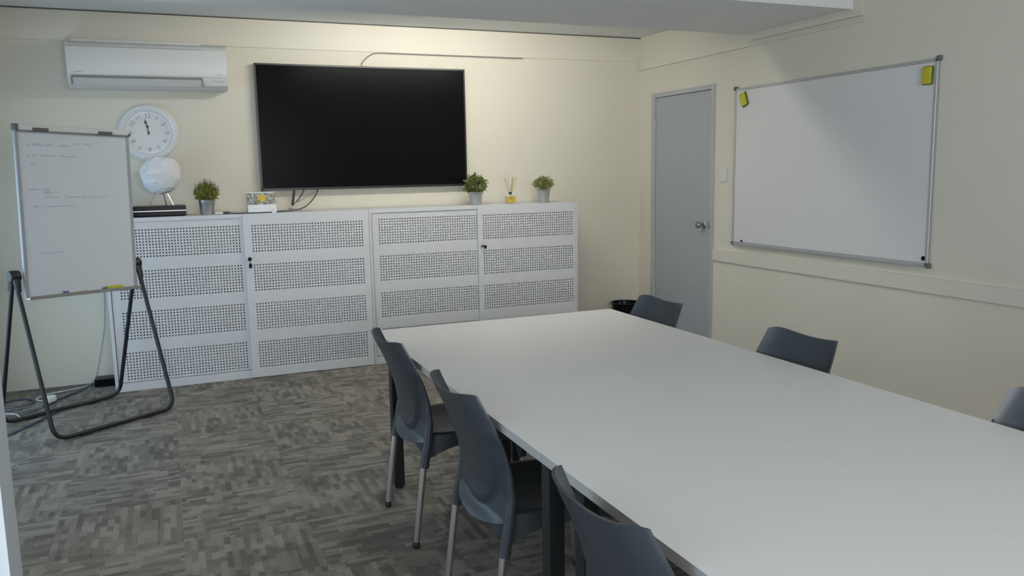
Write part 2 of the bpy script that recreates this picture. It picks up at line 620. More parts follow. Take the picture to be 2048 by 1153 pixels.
# door_1 : grey flush door in a grey steel frame
dr = MB()
for (y0, y1, z0, z1) in ((D0 - .055, D0, 0, DT), (D1, D1 + .047, 0, DT), (D1 + .047, D0 - .055, DT - .038, DT)):
    dr.box(XR - .012, XR + .10, y0, y1, z0, z1, .002)
door = struct('door_1', dr, M['doorframe'], smooth=True)
leaf = MB().box(XR - .001, XR + .038, D1 + .051, D0 - .059, .008, DT - .042, .002).build('door_leaf', M['door'], door)
hng = MB()
for z in (.37, 1.85):
    hng.tube([(XR - .008, D0 - .058, z - .045), (XR - .008, D0 - .058, z + .045)], .007, 8)
hng.build('hinge', M['doorframe'], door)
kb = MB()
TK = Matrix.Translation((XR, -1.100, 1.015)) @ Matrix.Rotation(R(-90), 4, 'Y')
kb.lathe([(0, 0), (.034, 0), (.034, .006), (.026, .012), (.013, .016), (.012, .036), (.020, .042), (.027, .052), (.028, .064), (.023, .074), (.010, .078), (0, .078)], 28, TK)
knob = kb.build('door_knob', M['steel'], door)
knob['label'] = 'brushed steel round knob'
MB().box(XR - .0035, XR, -1.172, -1.160, .985, 1.045).build('latch_plate', M['steel'], door)

# light switch
b = MB().box(XR - .011, XR - .0005, -1.386, -1.300, 1.362, 1.480, .004)
sw = b.build('light_switch', M['plastic'], None, loc=(XR, -1.343, 1.42))
tag(sw, 'white rectangular light switch on the cream wall between grey door and whiteboard', 'light switch')
for z in (1.446, 1.40):
    MB().box(-.017, -.010, -.010, .010, z - 1.42 - .010, z - 1.42 + .010, .002).build('rocker', M['acplastic'], sw)

# ------------------------------------------------------------------ wall whiteboard
wy0, wy1, wz0, wz1 = -1.490, -3.268, .893, 2.060
wb = thing('whiteboard', 'large blank whiteboard with thin aluminium frame on the right wall', 'whiteboard', (XR, (wy0 + wy1) / 2, wz0))
hw_, hh = (wy0 - wy1) / 2, wz1 - wz0
MB().box(-.016, -.001, -hw_ + .008, hw_ - .008, .008, hh - .008).build('writing_surface', M['board'], wb, smooth=False)
fr = MB()
for (y0, y1, z0, z1) in ((-hw_, hw_, 0, .018), (-hw_, hw_, hh - .018, hh), (-hw_, -hw_ + .018, 0, hh), (hw_ - .018, hw_, 0, hh)):
    fr.box(-.022, -.0005, y0, y1, z0, z1, .002)
fr.build('frame', M['alugrey'], wb)
MB().box(-.045, -.020, -hw_ + .05, hw_ - .03, -.004, .003, .001).build('pen_ledge', M['alugrey'], wb)
for sy in (-1, 1):
    for z in (0, hh):
        c = MB().box(-.025, 0, sy * hw_ - .014, sy * hw_ + .014, z - .014, z + .014, .005)
        c.build('corner_cap', M['clip'], wb)['label'] = 'dark plastic corner cap'


def eraser(y, z, rot, lab):
    o = thing('board_eraser', lab, 'board eraser', (XR - .016, y, z), 0, 'yellow magnetic erasers on the whiteboard')
    T = Matrix.Rotation(rot, 4, 'X')
    MB().box(-.015, -.001, -.034, .034, -.052, .052, .006, 3, T).build('felt_pad', M['olive'], o)['label'] = 'dark olive felt edge'
    MB().box(-.024, -.012, -.030, .030, -.048, .048, .005, 3, T).build('grip', M['yellow'], o)
    return o


eraser(-1.603, 1.972, R(-22), 'yellow eraser tilted at the top left corner of the whiteboard')
eraser(-3.208, 1.970, R(2), 'yellow eraser upright at the top right corner of the whiteboard')
for (y, z, r_, lab) in ((-3.238, .935, .013, 'round black magnet at the lower right corner of the whiteboard'), (-1.60, .918, .008, 'tiny dark magnet at the lower left corner of the whiteboard')):
    T = Matrix.Translation((XR - .016, y, z)) @ Matrix.Rotation(R(-90), 4, 'Y')
    o = MB().lathe([(0, 0), (r_, 0), (r_, .006), (r_ * .8, .008), (0, .008)], 20, T).build('magnet', M['gloss'], None, loc=(XR - .016, y, z))
    tag(o, lab, 'magnet')

# ------------------------------------------------------------------ cabinets
CF = -.50          # plane of the front doors
CH = 1.207


def cabinet(x0, x1, split, label, key_low, lx0, rx0):
    w = x1 - x0
    o = thing('storage_cabinet', label, 'cabinet', (x0, CF, 0), 0, 'white perforated sliding door cabinets')
    d = -YB + 0.0 + CF + 0.0
    D = (YB - .003) - CF
    b = MB()
    b.box(0, .022, .016, D, 0, CH, .0015)
    b.box(w - .022, w, .004, D, 0, CH, .0015)
    b.box(.022, w - .022, .016, D, CH - .028, CH, .0015)
    b.box(.022, w - .022, .018, D, 0, .06)
    b.box(0, w, D - .012, D, 0, CH)
    b.build('carcass', M['cabinet'], o)
    i = MB().box(.024, w - .024, D - .02, D - .013, .06, CH - .03)
    for z in (.335, .62, .905):
        i.box(.024, w - .024, .09, D - .02, z, z + .018)
    i.box(.024, .028, .05, D - .02, .06, CH - .03).box(w - .028, w - .024, .05, D - .02, .06, CH - .03)
    i.build('interior_shelf', M['cabin'], o)
    s = split - x0
    # rear door (left)
    lo = perforated('perforated_enamel_left_%d' % int(w * 1000 + x0 * 10), (0.615, 0.625, 0.635), lx0 - x0, 40, z0=.083 if key_low else .089)
    dl = MB().box(.0225, s + .02, .024, .027, .064, CH - .0285).box(.0225, .0255, .024, .045, .064, CH - .03)
    dl.build('sliding_door', lo, o, smooth=False)
    # front door (right) covers the frame top and bottom
    ro = perforated('perforated_enamel_right_%d' % int(w * 1000 + x0 * 10), (0.625, 0.635, 0.645), rx0 - x0, 40, z0=.083 if key_low else .089)
    dx1 = w - (.004 if key_low else .024)
    df = MB().box(s, dx1, -.002, .001, .006, CH + .001).box(s, s + .003, .001, .022, .006, CH).box(dx1 - .003, dx1, .001, .016, .006, CH)
    df.box(s, dx1, .001, .014, CH - .003, CH + .001)
    front = df.build('sliding_door', ro, o, smooth=False)
    T = Matrix.Translation((s + .030, -.002, .885)) @ Matrix.Rotation(R(90), 4, 'X')
    MB().lathe([(0, 0), (.012, 0), (.012, .008), (.009, .012), (0, .012)], 20, T).build('lock', M['steel'], front)['label'] = 'dark steel lock barrel'
    k = MB()
    if key_low:
        k.tube([(s + .030, -.014, .885), (s + .030, -.028, .885)], .003, 8)
        k.box(s + .018, s + .042, -.030, -.026, .872, .896, .003)
        k.tube([(s + .030, -.028, .880), (s + .032, -.024, .850)], .002, 6)
        k.box(s + .022, s + .042, -.026, -.020, .818, .852, .004)
    else:
        k.tube([(s + .030, -.014, .885), (s + .046, -.030, .880)], .004, 8)
        k.box(s + .038, s + .058, -.036, -.030, .862, .890, .004)
    k.build('key', M['gloss'], front)['label'] = 'black key in the lock'
    return o


cabinet(-4.512, -2.688, -3.600, 'left of the two white perforated cabinets, partly behind the flipchart', True, -4.425, -3.538)
cabinet(-2.684, -.908, -1.806, 'right of the two white perforated cabinets, nearest the grey door', False, -2.602, -1.757)

# ------------------------------------------------------------------ television
tv = thing('television', 'large black flat screen television on the back wall above the cabinets', 'television', (-2.592, -.155, 1.362))
tw, th = .828, .945
MB().box(-tw, tw, .004, .040, 0, th, .004).build('casing', M['tvframe'], tv)
sc = MB().box(-tw + .011, tw - .011, -.001, .006, .018, th - .011)
sc.build('screen', M['screen'], tv, smooth=False)
bz = MB()
for (x0, x1, z0, z1) in ((-tw, tw, 0, .018), (-tw, tw, th - .011, th), (-tw, -tw + .011, 0, th), (tw - .011, tw, 0, th)):
    bz.box(x0, x1, -.003, .006, z0, z1, .001)
bz.build('bezel', M['tvframe'], tv)
e = MB()
for (x0, x1, z0, z1) in ((-tw - .002, tw + .002, th, th + .002), (tw, tw + .002, 0, th), (-tw - .002, -tw, 0, th)):
    e.box(x0, x1, -.003, .03, z0, z1)
e.build('edge_trim', M['clip'], tv)['label'] = 'thin dark grey edge strip'
MB().box(-.3, .3, .038, .053, .25, .70).build('wall_bracket', M['black'], tv)

# cables of the television
def cable(name, pts, r, m, label, cat='cable', n=8, group=None):
    b = MB().tube(spline(pts, n), r, 8)
    o = b.build(name, m, None, loc=pts[0])
    return tag(o, label, cat, group)


cable('cable_conduit', [(-2.605, -.118, 2.30), (-2.598, -.120, 2.335), (-2.565, -.122, 2.375), (-2.52, -.122, 2.405), (-2.478, -.120, 2.418), (-2.40, -.118, 2.421), (-2.0, -.118, 2.420), (-1.6, -.118, 2.420), (-1.22, -.118, 2.419)],
      .0045, M['greycable'], 'grey cable curving up from the television top to the wall band')
cable('hanging_cable', [(-3.172, -.125, 1.42), (-3.176, -.150, 1.36), (-3.186, -.155, 1.31), (-3.196, -.160, 1.262), (-3.198, -.165, 1.245)], .009, M['cable'],
      'short thick black cable hanging straight down under the television')
cable('loop_cable', [(-3.100, -.125, 1.42), (-3.104, -.145, 1.36), (-3.135, -.155, 1.31), (-3.165, -.160, 1.275), (-3.190, -.165, 1.255)], .004, M['cable'],
      'thin black cable slanting down to the thick cable under the television')
cable('slack_cable', [(-2.99, -.125, 1.42), (-3.000, -.145, 1.365), (-3.06, -.155, 1.325), (-3.13, -.160, 1.285), (-3.185, -.165, 1.262)], .003, M['greycable'],
      'thin grey cable crossing behind the cables under the television')
cable('charging_cable', [(-2.985, -.125, 1.42), (-2.998, -.145, 1.355), (-3.045, -.17, 1.285), (-3.11, -.21, 1.235), (-3.20, -.27, CH + .006), (-3.30, -.34, CH + .0045),
                         (-3.42, -.435, CH + .0045), (-3.54, -.445, CH + .0045), (-3.64, -.42, CH + .0045), (-3.69, -.40, CH + .008)], .0040, M['cable'],
      'long black cable curving from the television down along the cabinet top')
pl = thing('power_plug', 'black plug with white body lying on cabinet top beside the left bucket plant', 'plug', (-3.715, -.40, CH))
MB().box(-.012, .036, -.011, .011, .001, .018, .004).build('plug_body', M['cable'], pl)
MB().box(-.062, -.006, -.013, .013, .001, .018, .004).build('adapter', M['plastic'], pl)['label'] = 'white plastic adapter'
ad = thing('cable_adapter', 'small clear and grey adapter lying on cabinet top under the television cables', 'adapter', (-3.17, -.21, CH))
MB().box(-.045, .035, -.014, .014, .001, .014, .004).build('body', M['glass'], ad)
MB().box(-.060, -.028, -.010, .010, .001, .022, .004).build('connector', M['greycable'], ad)

# ------------------------------------------------------------------ air conditioner
ac = thing('air_conditioner', 'long white wall mounted split air conditioner at the top left', 'air conditioner', (-4.135, YB, 2.10))
aw = .512
prof = [(-.001, .0), (-.13, -.008), (-.195, .02), (-.212, .07), (-.214, .11), (-.218, .255), (-.200, .285), (-.150, .312), (-.001, .315)]
MB().prism([(y, z) for y, z in prof], -aw, aw, 'x').build('body', M['acplastic'], ac, angle=25)
fp = MB().prism([(-.222, .078), (-.2255, .09), (-.2300, .250), (-.226, .262), (-.212, .264), (-.212, .078)], -aw + .003, aw - .003, 'x')
fp.build('front_panel', M['plastic'], ac, angle=25)
MB().prism([(-.1955, .0125), (-.2145, .058), (-.210, .060), (-.190, .014)], -aw + .030, aw - .175, 'x').build('louver', M['acshade'], ac)['label'] = 'grey swing louver'
sl = MB().prism([(-.2165, .0605), (-.2185, .072), (-.205, .072), (-.205, .060)], -aw + .028, aw - .172, 'x')
sl.box(-aw + .021, -aw + .028, -.2150, -.17, .014, .066).box(aw - .174, aw - .167, -.2155, -.17, .010, .066)
sl.build('louver_gap', M['slot'], ac, smooth=False)
MB().box(-aw + .030, aw - .165, -.226, -.205, .264, .271).build('panel_gap', M['acshade'], ac, smooth=False)
MB().box(-aw + .028, aw - .165, -.165, -.03, .300, .320, .003).build('intake_grille', M['acplastic'], ac)
MB().box(-aw - .006, -aw + .028, -.06, -.02, .30, .338, .003).build('corner_clip', M['acshade'], ac)
for bq in ((-aw + .045, -aw + .09, -.2275, -.222, .092, .098), (aw - .075, aw - .040, -.2275, -.222, .092, .097), (aw - .09, aw - .065, -.2155, -.205, .052, .057), (aw - .05, aw - .03, -.2155, -.205, .048, .053)):
    MB().box(*bq).build('print_mark', M['badge'], ac, smooth=False)

# ------------------------------------------------------------------ wall clock
ck = thing('wall_clock', 'round white wall clock showing two minutes to twelve', 'clock', (-4.176, YB, 1.800))
TY = Matrix.Rotation(R(90), 4, 'X')         # local z -> -y (towards the room)
MB().lathe([(.135, .001), (.200, .001), (.203, .010), (.198, .022), (.186, .033), (.180, .030), (.172, .036), (.163, .040), (.156, .034), (.152, .012), (.135, .012)], 64, TY, close=True).build('rim', M['clock'], ck)
MB().lathe([(0, .008), (.154, .008), (.154, .011), (0, .011)], 64, TY).build('dial', M['dial'], ck)
for h in range(1, 13):
    nm = MB()
    a = R(90 - 30 * h)
    T = TY @ Matrix.Translation((.119 * math.cos(a), .119 * math.sin(a), .0115)) @ Matrix.Rotation(a - R(90), 4, 'Z')
    text_mesh(nm, str(h), .046, T)
    nm.build('numeral', M['numeral'], ck, smooth=False)
for (ang, L, wd, nme) in ((-6, .060, .0065, 'hour_hand'), (-11, .103, .0050, 'minute_hand')):
    T = TY @ Matrix.Rotation(R(-ang), 4, 'Z')
    z0 = .0135 if nme == 'hour_hand' else .0155
    MB().prism([(-wd * .3, -.018), (wd * .3, -.018), (wd * .3, L * .55), (wd * 1.6, L * .72), (wd * .4, L * .86), (0, L), (-wd * .4, L * .86), (-wd * 1.6, L * .72), (-wd * .3, L * .55)], z0, z0 + .001, 'z', T).build(nme, M['hand'], ck, smooth=False)
MB().lathe([(0, .012), (.008, .012), (.008, .018), (0, .019)], 16, TY).build('hub', M['hand'], ck)

# ------------------------------------------------------------------ black box and paper globe lamp
bx = thing('set_top_box', 'wide gloss black box with a silver stripe on the left cabinet', 'media box', (-4.17, -.42, CH + .0012))
MB().box(-.215, .200, 0, .24, .004, .036, .003).build('lower_case', M['gloss'], bx)
MB().box(-.215, .200, -.002, .24, .041, .072, .003).build('upper_case', M['gloss'], bx)
MB().box(-.214, .199, -.0035, .23, .036, .041).build('silver_stripe', M['alu'], bx)['label'] = 'thin silver stripe across the front'
for fx in (-.19, .175):
    for fy in (.02, .21):
        MB().lathe([(0, 0), (.012, 0), (.012, .005), (0, .005)], 14, Matrix.Translation((fx, fy, 0))).build('foot', M['rubber'], bx)

gl = thing('globe_lamp', 'crumpled white paper globe lamp on thin metal legs below the clock', 'lamp', (-4.125, -.30, CH + .072))
bm = bmesh.new()
bmesh.ops.create_icosphere(bm, subdivisions=3, radius=1)
lobes = [(Vector((rng_.gauss(0, 1), rng_.gauss(0, 1), rng_.gauss(0, 1))).normalized(), rng_.uniform(.86, .99)) for rng_ in [random.Random(k) for k in range(26)]]
rg = random.Random(5)
for v in bm.verts:
    q = v.co.normalized()
    f = min([1.06] + [h_ / max(.2, q.dot(n_)) for n_, h_ in lobes]) + rg.uniform(-.03, .03)
    v.co = q * .136 * f
bmesh.ops.translate(bm, verts=bm.verts, vec=(0, 0, .225))
bm.verts.index_update()
g = MB().add([v.co.copy() for v in bm.verts], [[v.index for v in f.verts] for f in bm.faces])
bm.free()
gs = g.build('paper_shade', M['globe'], gl, smooth=False)
MB().lathe([(0, .095), (.02, .095), (.026, .108), (.02, .118), (0, .118)], 20).build('socket', M['plastic'], gl)
for (fx, fy, tx) in ((-.080, -.02, -.022), (.077, -.02, .030), (.030, .08, .012)):
    MB().tube([(tx, 0, .115), (fx, fy, .003)], .0032, 8).build('leg', M['chrome'], gl)

# ------------------------------------------------------------------ calendar
cal = thing('desk_calendar', 'small tent calendar with a yellow heart on grey leaves, on the left cabinet', 'calendar', (-3.45, -.418, CH), R(2))
lean = .055
def calT(t):  # point on the leaning front card, t from 0 (bottom) to 1 (top)
    return (-.0 + lean * t, .150 * t)
c0, c1 = calT(0), calT(1)
def card(x0, x1, t0, t1, off, th):
    (ya, za), (yb, zb) = calT(t0), calT(t1)
    n = Vector((0, -.94, .34))
    vs = []
    for o_ in (off, off + th):
        for (y, z, xs) in ((ya, za, 0), (yb, zb, -.012)):
            for x in (x0, x1):
                vs.append(Vector((x + xs * 0, y, z)) + n * o_)
    return vs, [(0, 1, 3, 2), (4, 6, 7, 5), (0, 4, 5, 1), (2, 3, 7, 6), (0, 2, 6, 4), (1, 5, 7, 3)]
MB().add(*card(-.100, .100, 0, 1, 0, .0015)).build('front_card', M['paper'], cal, smooth=False)
MB().add(*card(-.100, .100, .40, .96, .0016, .0008)).build('picture', M['photo'], cal, smooth=False)['label'] = 'printed photo of grey foliage'
hp = []
for k in range(28):
    a = 2 * math.pi * k / 28
    hx = 16 * math.sin(a) ** 3
    hy = 13 * math.cos(a) - 5 * math.cos(2 * a) - 2 * math.cos(3 * a) - math.cos(4 * a)
    hp.append((hx * .0021 + .006, hy * .0021))
(yb_, zb_) = calT(.70)
T = Matrix.Translation((0, yb_ - .0035, zb_ + .001)) @ Matrix.Rotation(math.atan2(.150, lean), 4, 'X')
MB().prism(hp, 0, .001, 'z', T).build('heart', M['amber'], cal, smooth=False)['label'] = 'yellow heart'
lf = [MB(), MB()]
rg = random.Random(3)
for k in range(16):
    x, y = (rg.uniform(-.055, .0), rg.uniform(-.038, -.012)) if k < 9 else (rg.uniform(.03, .09), rg.uniform(-.038, .02))
    r_ = rg.uniform(.003, .008)
    a = rg.uniform(0, 6)
    lf[0 if k < 9 else 1].prism([(x + r_ * math.cos(a + q) * (1.4 if q in (0, math.pi) else .7), y + r_ * math.sin(a + q) * (1.4 if q in (0, math.pi) else .7)) for q in (0, math.pi / 2, math.pi, 3 * math.pi / 2)], -.0005, .0005, 'z', T)
for q in lf:
    q.build('leaf_print', M['leaf1'], cal, smooth=False)['label'] = 'green leaf print'
MB().add([(-.1, .110, 0), (.1, .110, 0), (.1, lean + .001, .150), (-.1, lean + .001, .150), (-.1, .1115, 0), (.1, .1115, 0), (.1, lean + .0025, .150), (-.1, lean + .0025, .150)],
         [(0, 1, 2, 3), (4, 7, 6, 5), (0, 4, 5, 1), (2, 6, 7, 3), (0, 3, 7, 4), (1, 5, 6, 2)]).build('back_card', M['paper'], cal, smooth=False)
MB().box(-.1, .1, -.001, .111, 0, .0012).build('base_card', M['paper'], cal, smooth=False)
MB().add(*card(.062, .088, .14, .17, .0016, .0004)).build('print_mark', M['badge'], cal, smooth=False)
MB().add(*card(.066, .09, .09, .11, .0016, .0004)).build('print_mark', M['badge'], cal, smooth=False)

# ------------------------------------------------------------------ bucket plants


def plant(x, y, kind, label, leafm):
    o = thing('potted_plant', label, 'potted plant', (x, y, CH), random.Random(x).uniform(0, 6), 'potted plants in galvanised buckets on the cabinets')
    h = .105
    MB().lathe([(0, .001), (.045, .001), (.0465, .004), (.054, h * .80), (.0555, h * .82), (.054, h * .84), (.0585, h), (.061, h + .002), (.0585, h + .003), (.055, h - .004), (.052, h - .02), (0, h - .02)], 36).build('bucket', M['galv'], o)
    rg = random.Random(int(-x * 1000))
    b = MB()
    st = MB()
    N, rad, cz, sq, rise = {0: (1500, .082, .152, .86, 0), 1: (900, .090, .158, .80, 0), 2: (1600, .088, .156, .56, 0)}[kind]
    for k in range(N):
        q = Vector((rg.gauss(0, 1), rg.gauss(0, 1), rg.gauss(0, 1))).normalized()
        lump = 1 + .10 * math.sin(5 * math.atan2(q.y, q.x) + 3 * q.z + kind) * math.cos(4 * q.z)
        if kind == 1:
            lump += .16 * math.sin(7 * q.x + 2) * math.cos(6 * q.y + q.z * 5)
        rr_ = rad * lump * rg.uniform(.25, 1) ** .5
        p = Vector((q.x * rr_, q.y * rr_, cz + q.z * rr_ * sq))
        if p.z < h + .002:
            p.z = h + rg.uniform(0, .018)
            p.x *= .86
            p.y *= .86
        L = (rg.uniform(.010, .017), rg.uniform(.015, .027), rg.uniform(.008, .013))[kind]
        d = (q * .8 + Vector((rg.gauss(0, .5), rg.gauss(0, .5), rg.gauss(0, .4) + .35))).normalized()
        s_ = d.cross(Vector((rg.gauss(0, 1), rg.gauss(0, 1), rg.gauss(0, 1)))).normalized() * L * (.36 if kind == 1 else .30)
        n_ = d.cross(s_).normalized() * L * .12
        b.add([p, p + d * L * .5 + s_ + n_, p + d * L, p + d * L * .5 - s_ + n_, p + d * L * .45 - n_ * 1.2], [(0, 1, 4), (1, 2, 4), (2, 3, 4), (3, 0, 4)])
    ns = {0: 46, 1: 24, 2: 40}[kind]
    for k in range(ns):
        a = rg.uniform(0, 6.28)
        t = rg.uniform(.0, .97)
        q = Vector((math.cos(a) * t, math.sin(a) * t, math.sqrt(max(0, 1 - t * t)) * (sq + .15) + .03)).normalized()
        base = Vector((0, 0, h - .01))
        end = Vector((0, 0, cz)) + Vector((q.x, q.y, q.z * (sq + .1))) * rad * rg.uniform(1.05, (1.42, 1.36, 1.22)[kind])
        mid = (base + end) / 2 + Vector((0, 0, .01))
        st.tube([base, mid, end], [.0010, .0009, .0006], 5)
        for w_ in range(9):
            p = end + (mid - end) * (w_ * .09)
            d = Vector((rg.gauss(0, 1), rg.gauss(0, 1), rg.uniform(0, 1.6))).normalized()
            L = rg.uniform(.006, .010) * (1.9 if kind == 1 else 1)
            s_ = d.cross(Vector((rg.gauss(0, 1), rg.gauss(0, 1), 1))).normalized() * L * .25
            (b if kind == 1 else st).add([p, p + d * L * .5 + s_, p + d * L, p + d * L * .5 - s_], [(0, 1, 2, 3)])
    b.build('foliage', leafm, o, smooth=False)
    st.build('twig', M['twig'], o, smooth=False)
    MB().lathe([(0, h - .022), (.052, h - .022), (.05, h - .012), (0, h - .008)], 20).build('soil', M['olive'], o)
    return o


plant(-3.826, -.36, 0, 'round yellow green plant in a tin bucket, left of the calendar', M['leaf1'])
plant(-1.768, -.36, 1, 'dark leafy plant in a tin bucket at the television corner', M['leaf2'])
plant(-1.158, -.36, 2, 'pale olive flat topped plant in a tin bucket, right of the diffuser', M['leaf3'])

# reed diffuser
rd = thing('reed_diffuser', 'small glass reed diffuser with amber label between the two right plants', 'reed diffuser', (-1.462, -.36, CH))
MB().box(-.040, .040, -.026, .026, .0005, .070, .006, 3).box(-.013, .013, -.013, .013, .068, .082, .004).build('bottle', M['glass'], rd)
lb = MB().box(-.0385, .0385, -.0285, -.0262, .018, .060)
lb.build('label_front', M['amber'], rd, smooth=False)['label'] = 'amber yellow paper label'
MB().box(-.034, .034, -.020, .020, .006, .050, .004).build('liquid', M['amber'], rd)['label'] = 'amber liquid'
pr_ = MB()
rg = random.Random(11)
for k in range(9):
    x, z = rg.uniform(-.022, .024), rg.uniform(.030, .056)
    pr_.box(x - .005, x + .004, -.0292, -.0285, z - .002, z + .002)
pr_.prism([(-.006, .038), (.010, .040), (.002, .062)], -.0293, -.0285, 'y')
pr_.build('print_mark', M['oliveprint'], rd, smooth=False)
MB().lathe([(0, .080), (.0125, .080), (.0125, .096), (0, .096)], 20).build('collar', M['gloss'], rd)['label'] = 'black collar'
for k, (ax_, m_, r_) in enumerate(((-.058, 'reed', .0016), (-.046, 'reed', .0016), (-.012, 'reed', .0016), (.012, 'reed', .0016), (.026, 'reed', .0016), (.040, 'reedy', .0032), (.050, 'reedy', .0024))):
    MB().tube([(ax_ * .08, 0, .06), (ax_, (k % 3 - 1) * .018, .222 - abs(ax_) * .12)], r_, 6).build('reed', M[m_], rd)

# ------------------------------------------------------------------ flipchart stand
FC = thing('flipchart_stand', 'flipchart whiteboard with faint handwriting on a black tube stand', 'flipchart', (-4.627, -1.075, 0), math.atan2(.556, .831))
HX, HZ, SP = .375, .925, .308
for sgn, nme in ((-1, 'front_frame'), (1, 'rear_frame')):
    pts = [(-HX, -.02 + .012 * sgn, HZ), (-.38, SP * sgn, .017), (.38, SP * sgn, .017), (HX, -.02 + .012 * sgn, HZ)]
    b = MB().tube(fillet(pts, .085, 10), .0125, 12)
    f_ = b.build('tube_frame', M['black'], FC)
    for fx in (-.2, .2):
        MB().box(fx - .035, fx + .035, SP * sgn - .012, SP * sgn + .012, 0, .012, .004).build('rubber_foot', M['rubber'], f_)
for sx in (-1, 1):
    T = Matrix.Translation((sx * .372, -.02, HZ + .012)) @ Matrix.Rotation(R(90) * sx, 4, 'Y')
    b = MB().lathe([(0, -.030), (.030, -.028), (.034, -.018), (.034, .020), (.030, .028), (0, .030)], 24, T)
    b.tube([(sx * .372, -.045, HZ - .005), (sx * .376, -.065, HZ - .075)], [.022, .015], 10)
    b.tube([(sx * .372, .005, HZ - .005), (sx * .376, .030, HZ - .075)], [.022, .015], 10)
    b.build('pivot_knob', M['black'], FC)
BT = Matrix.Translation((.006, -.055, .800)) @ Matrix.Rotation(R(1.6), 4, 'Y')
bw, bh = .335, .958
MB().box(-bw, bw, 0, .014, 0, bh, 0, 2, BT).build('board_panel', M['board2'], FC, smooth=False)
for (x0, x1, z0, z1) in ((-bw - .008, -bw + .012, -.005, bh), (bw - .012, bw + .008, -.005, bh)):
    MB().box(x0, x1, -.006, .018, z0, z1, .003, 2, BT).build('side_rail', M['rail'], FC)
cl = MB().box(-bw - .008, bw + .008, -.020, .020, bh - .006, bh + .026, .004, 2, BT).build('clamp_bar', M['plastic'], FC)
MB().box(-bw, bw, -.012, 0, bh - .016, bh - .006, 0, 2, BT).build('clamp_gap', M['slot'], FC, smooth=False)
for x in (-.205, .180):
    MB().box(x - .045, x + .045, -.026, -.016, bh - .008, bh + .010, .003, 2, BT).build('clip', M['clip'], cl)['label'] = 'grey clip'
MB().box(-bw - .014, -bw + .012, -.024, .022, bh - .012, bh + .028, .006, 2, BT).build('corner_cap', M['clip'], cl)
MB().box(bw - .008, bw + .014, -.022, .022, bh - .012, bh + .010, .006, 2, BT).build('corner_cap', M['clip'], cl)
MB().box(-bw - .006, bw + .010, -.042, .016, -.010, .002, .002, 2, BT).box(-bw - .006, bw + .010, -.044, -.040, -.010, .010, .001, 2, BT).build('pen_tray', M['alu'], FC)

# faint handwriting on the board
rg = random.Random(21)
rows = [(292, [(50, 56), (60, 80), (83, 99), (109, 130)]), (287, [(139, 151), (156, 172)]), (313, [(50, 54), (60, 68), (75, 103), (110, 143)]), (330, [(56, 66)]),
        (380, [(52, 72), (76, 93)]), (387, [(80, 105)]), (396, [(82, 110), (123, 150), (156, 163), (167, 207)]), (414, [(62, 73), (76, 82), (88, 110), (113, 140)]), (508, [(76, 95), (98, 118)])]
for yy, words in rows:
    hwm = MB()
    xl = 29 + (yy - 262) * .062
    for (a, c) in words:
        xa = -bw + (a - xl) / 220 * 2 * bw
        xc = -bw + (c - xl) / 220 * 2 * bw
        zc = bh * (1 - (yy - 262) / 333.)
        n = max(4, int((xc - xa) / .0045))
        pts = []
        amp = rg.uniform(.004, .006)
        for k in range(n + 1):
            t = k / n
            pts.append((xa + (xc - xa) * t, -.0007, zc + amp * math.sin(k * 2.3 + rg.uniform(-.6, .6)) * rg.uniform(.4, 1) + (0.008 if rg.random() < .08 else 0)))
        hwm.tube(spline(pts, 3), .0013, 5, T=BT)
    hwm.build('handwriting', M['ink'], FC)['label'] = 'faint line of handwritten notes'


def fc_world(x, y, z):
    return Matrix.Translation(FC.location) @ Matrix.Rotation(FC.rotation_euler.z, 4, 'Z') @ BT @ Vector((x, y, z))


FCR = FC.rotation_euler.z
o = thing('marker_pen', 'white marker pen with blue cap lying in the flipchart tray', 'marker', fc_world(-.06, -.022, .012), FCR)
MB().tube([(-.085, 0, 0), (.062, 0, 0.002)], .008, 10).build('barrel', M['plastic'], o)
MB().tube([(-.085, 0, 0), (-.050, 0, 0)], .0092, 10).build('cap', M['blue'], o)['label'] = 'blue cap'
o = thing('marker_pen', 'dark marker with yellow sleeve at the right of the flipchart tray', 'marker', fc_world(.17, -.022, .012), FCR)
MB().box(-.040, .060, -.012, .012, -.008, .010, .004).build('barrel', M['yellow'], o)
MB().box(-.066, -.038, -.010, .010, -.008, .008, .004).build('cap', M['clip'], o)['label'] = 'dark cap'

# ------------------------------------------------------------------ floor cables by the left wall
cable('black_cable', [(-4.66, -.30, .045), (-4.74, -.36, .012), (-4.80, -.42, .008), (-4.85, -.50, .008), (-4.88, -.56, .010)], .006, M['bluecable'], 'dark cord from the black power board to the white plug')
cable('white_cable', [(-4.60, -.16, .05), (-4.70, -.20, .008), (-4.80, -.27, .008), (-4.93, -.33, .008), (-5.00, -.42, .008), (-4.98, -.50, .008), (-4.92, -.55, .012)], .004, M['whitecable'], 'white cord looping over the floor behind the flipchart')
cable('floor_cable', [(-5.30, -.52, .008), (-5.15, -.42, .008), (-5.06, -.42, .008), (-5.01, -.50, .008), (-5.03, -.60, .008), (-5.15, -.66, .008), (-5.30, -.66, .008)], .0055, M['bluecable'], 'dark blue cable loop on the carpet nearest the left wall')
cable('floor_cable', [(-5.30, -.86, .008), (-5.12, -.86, .008), (-5.00, -.76, .008), (-4.90, -.62, .008), (-4.87, -.56, .008)], .0055, M['bluecable'], 'dark cable running from the white plug under the rear stand tube')
cable('floor_cable', [(-5.32, -.70, .007), (-5.10, -.66, .007), (-4.96, -.60, .007), (-4.93, -.66, .007), (-5.0, -.78, .007), (-5.2, -.98, .007)], .0035, M['greycable'], 'thin grey cable winding across the floor cables')
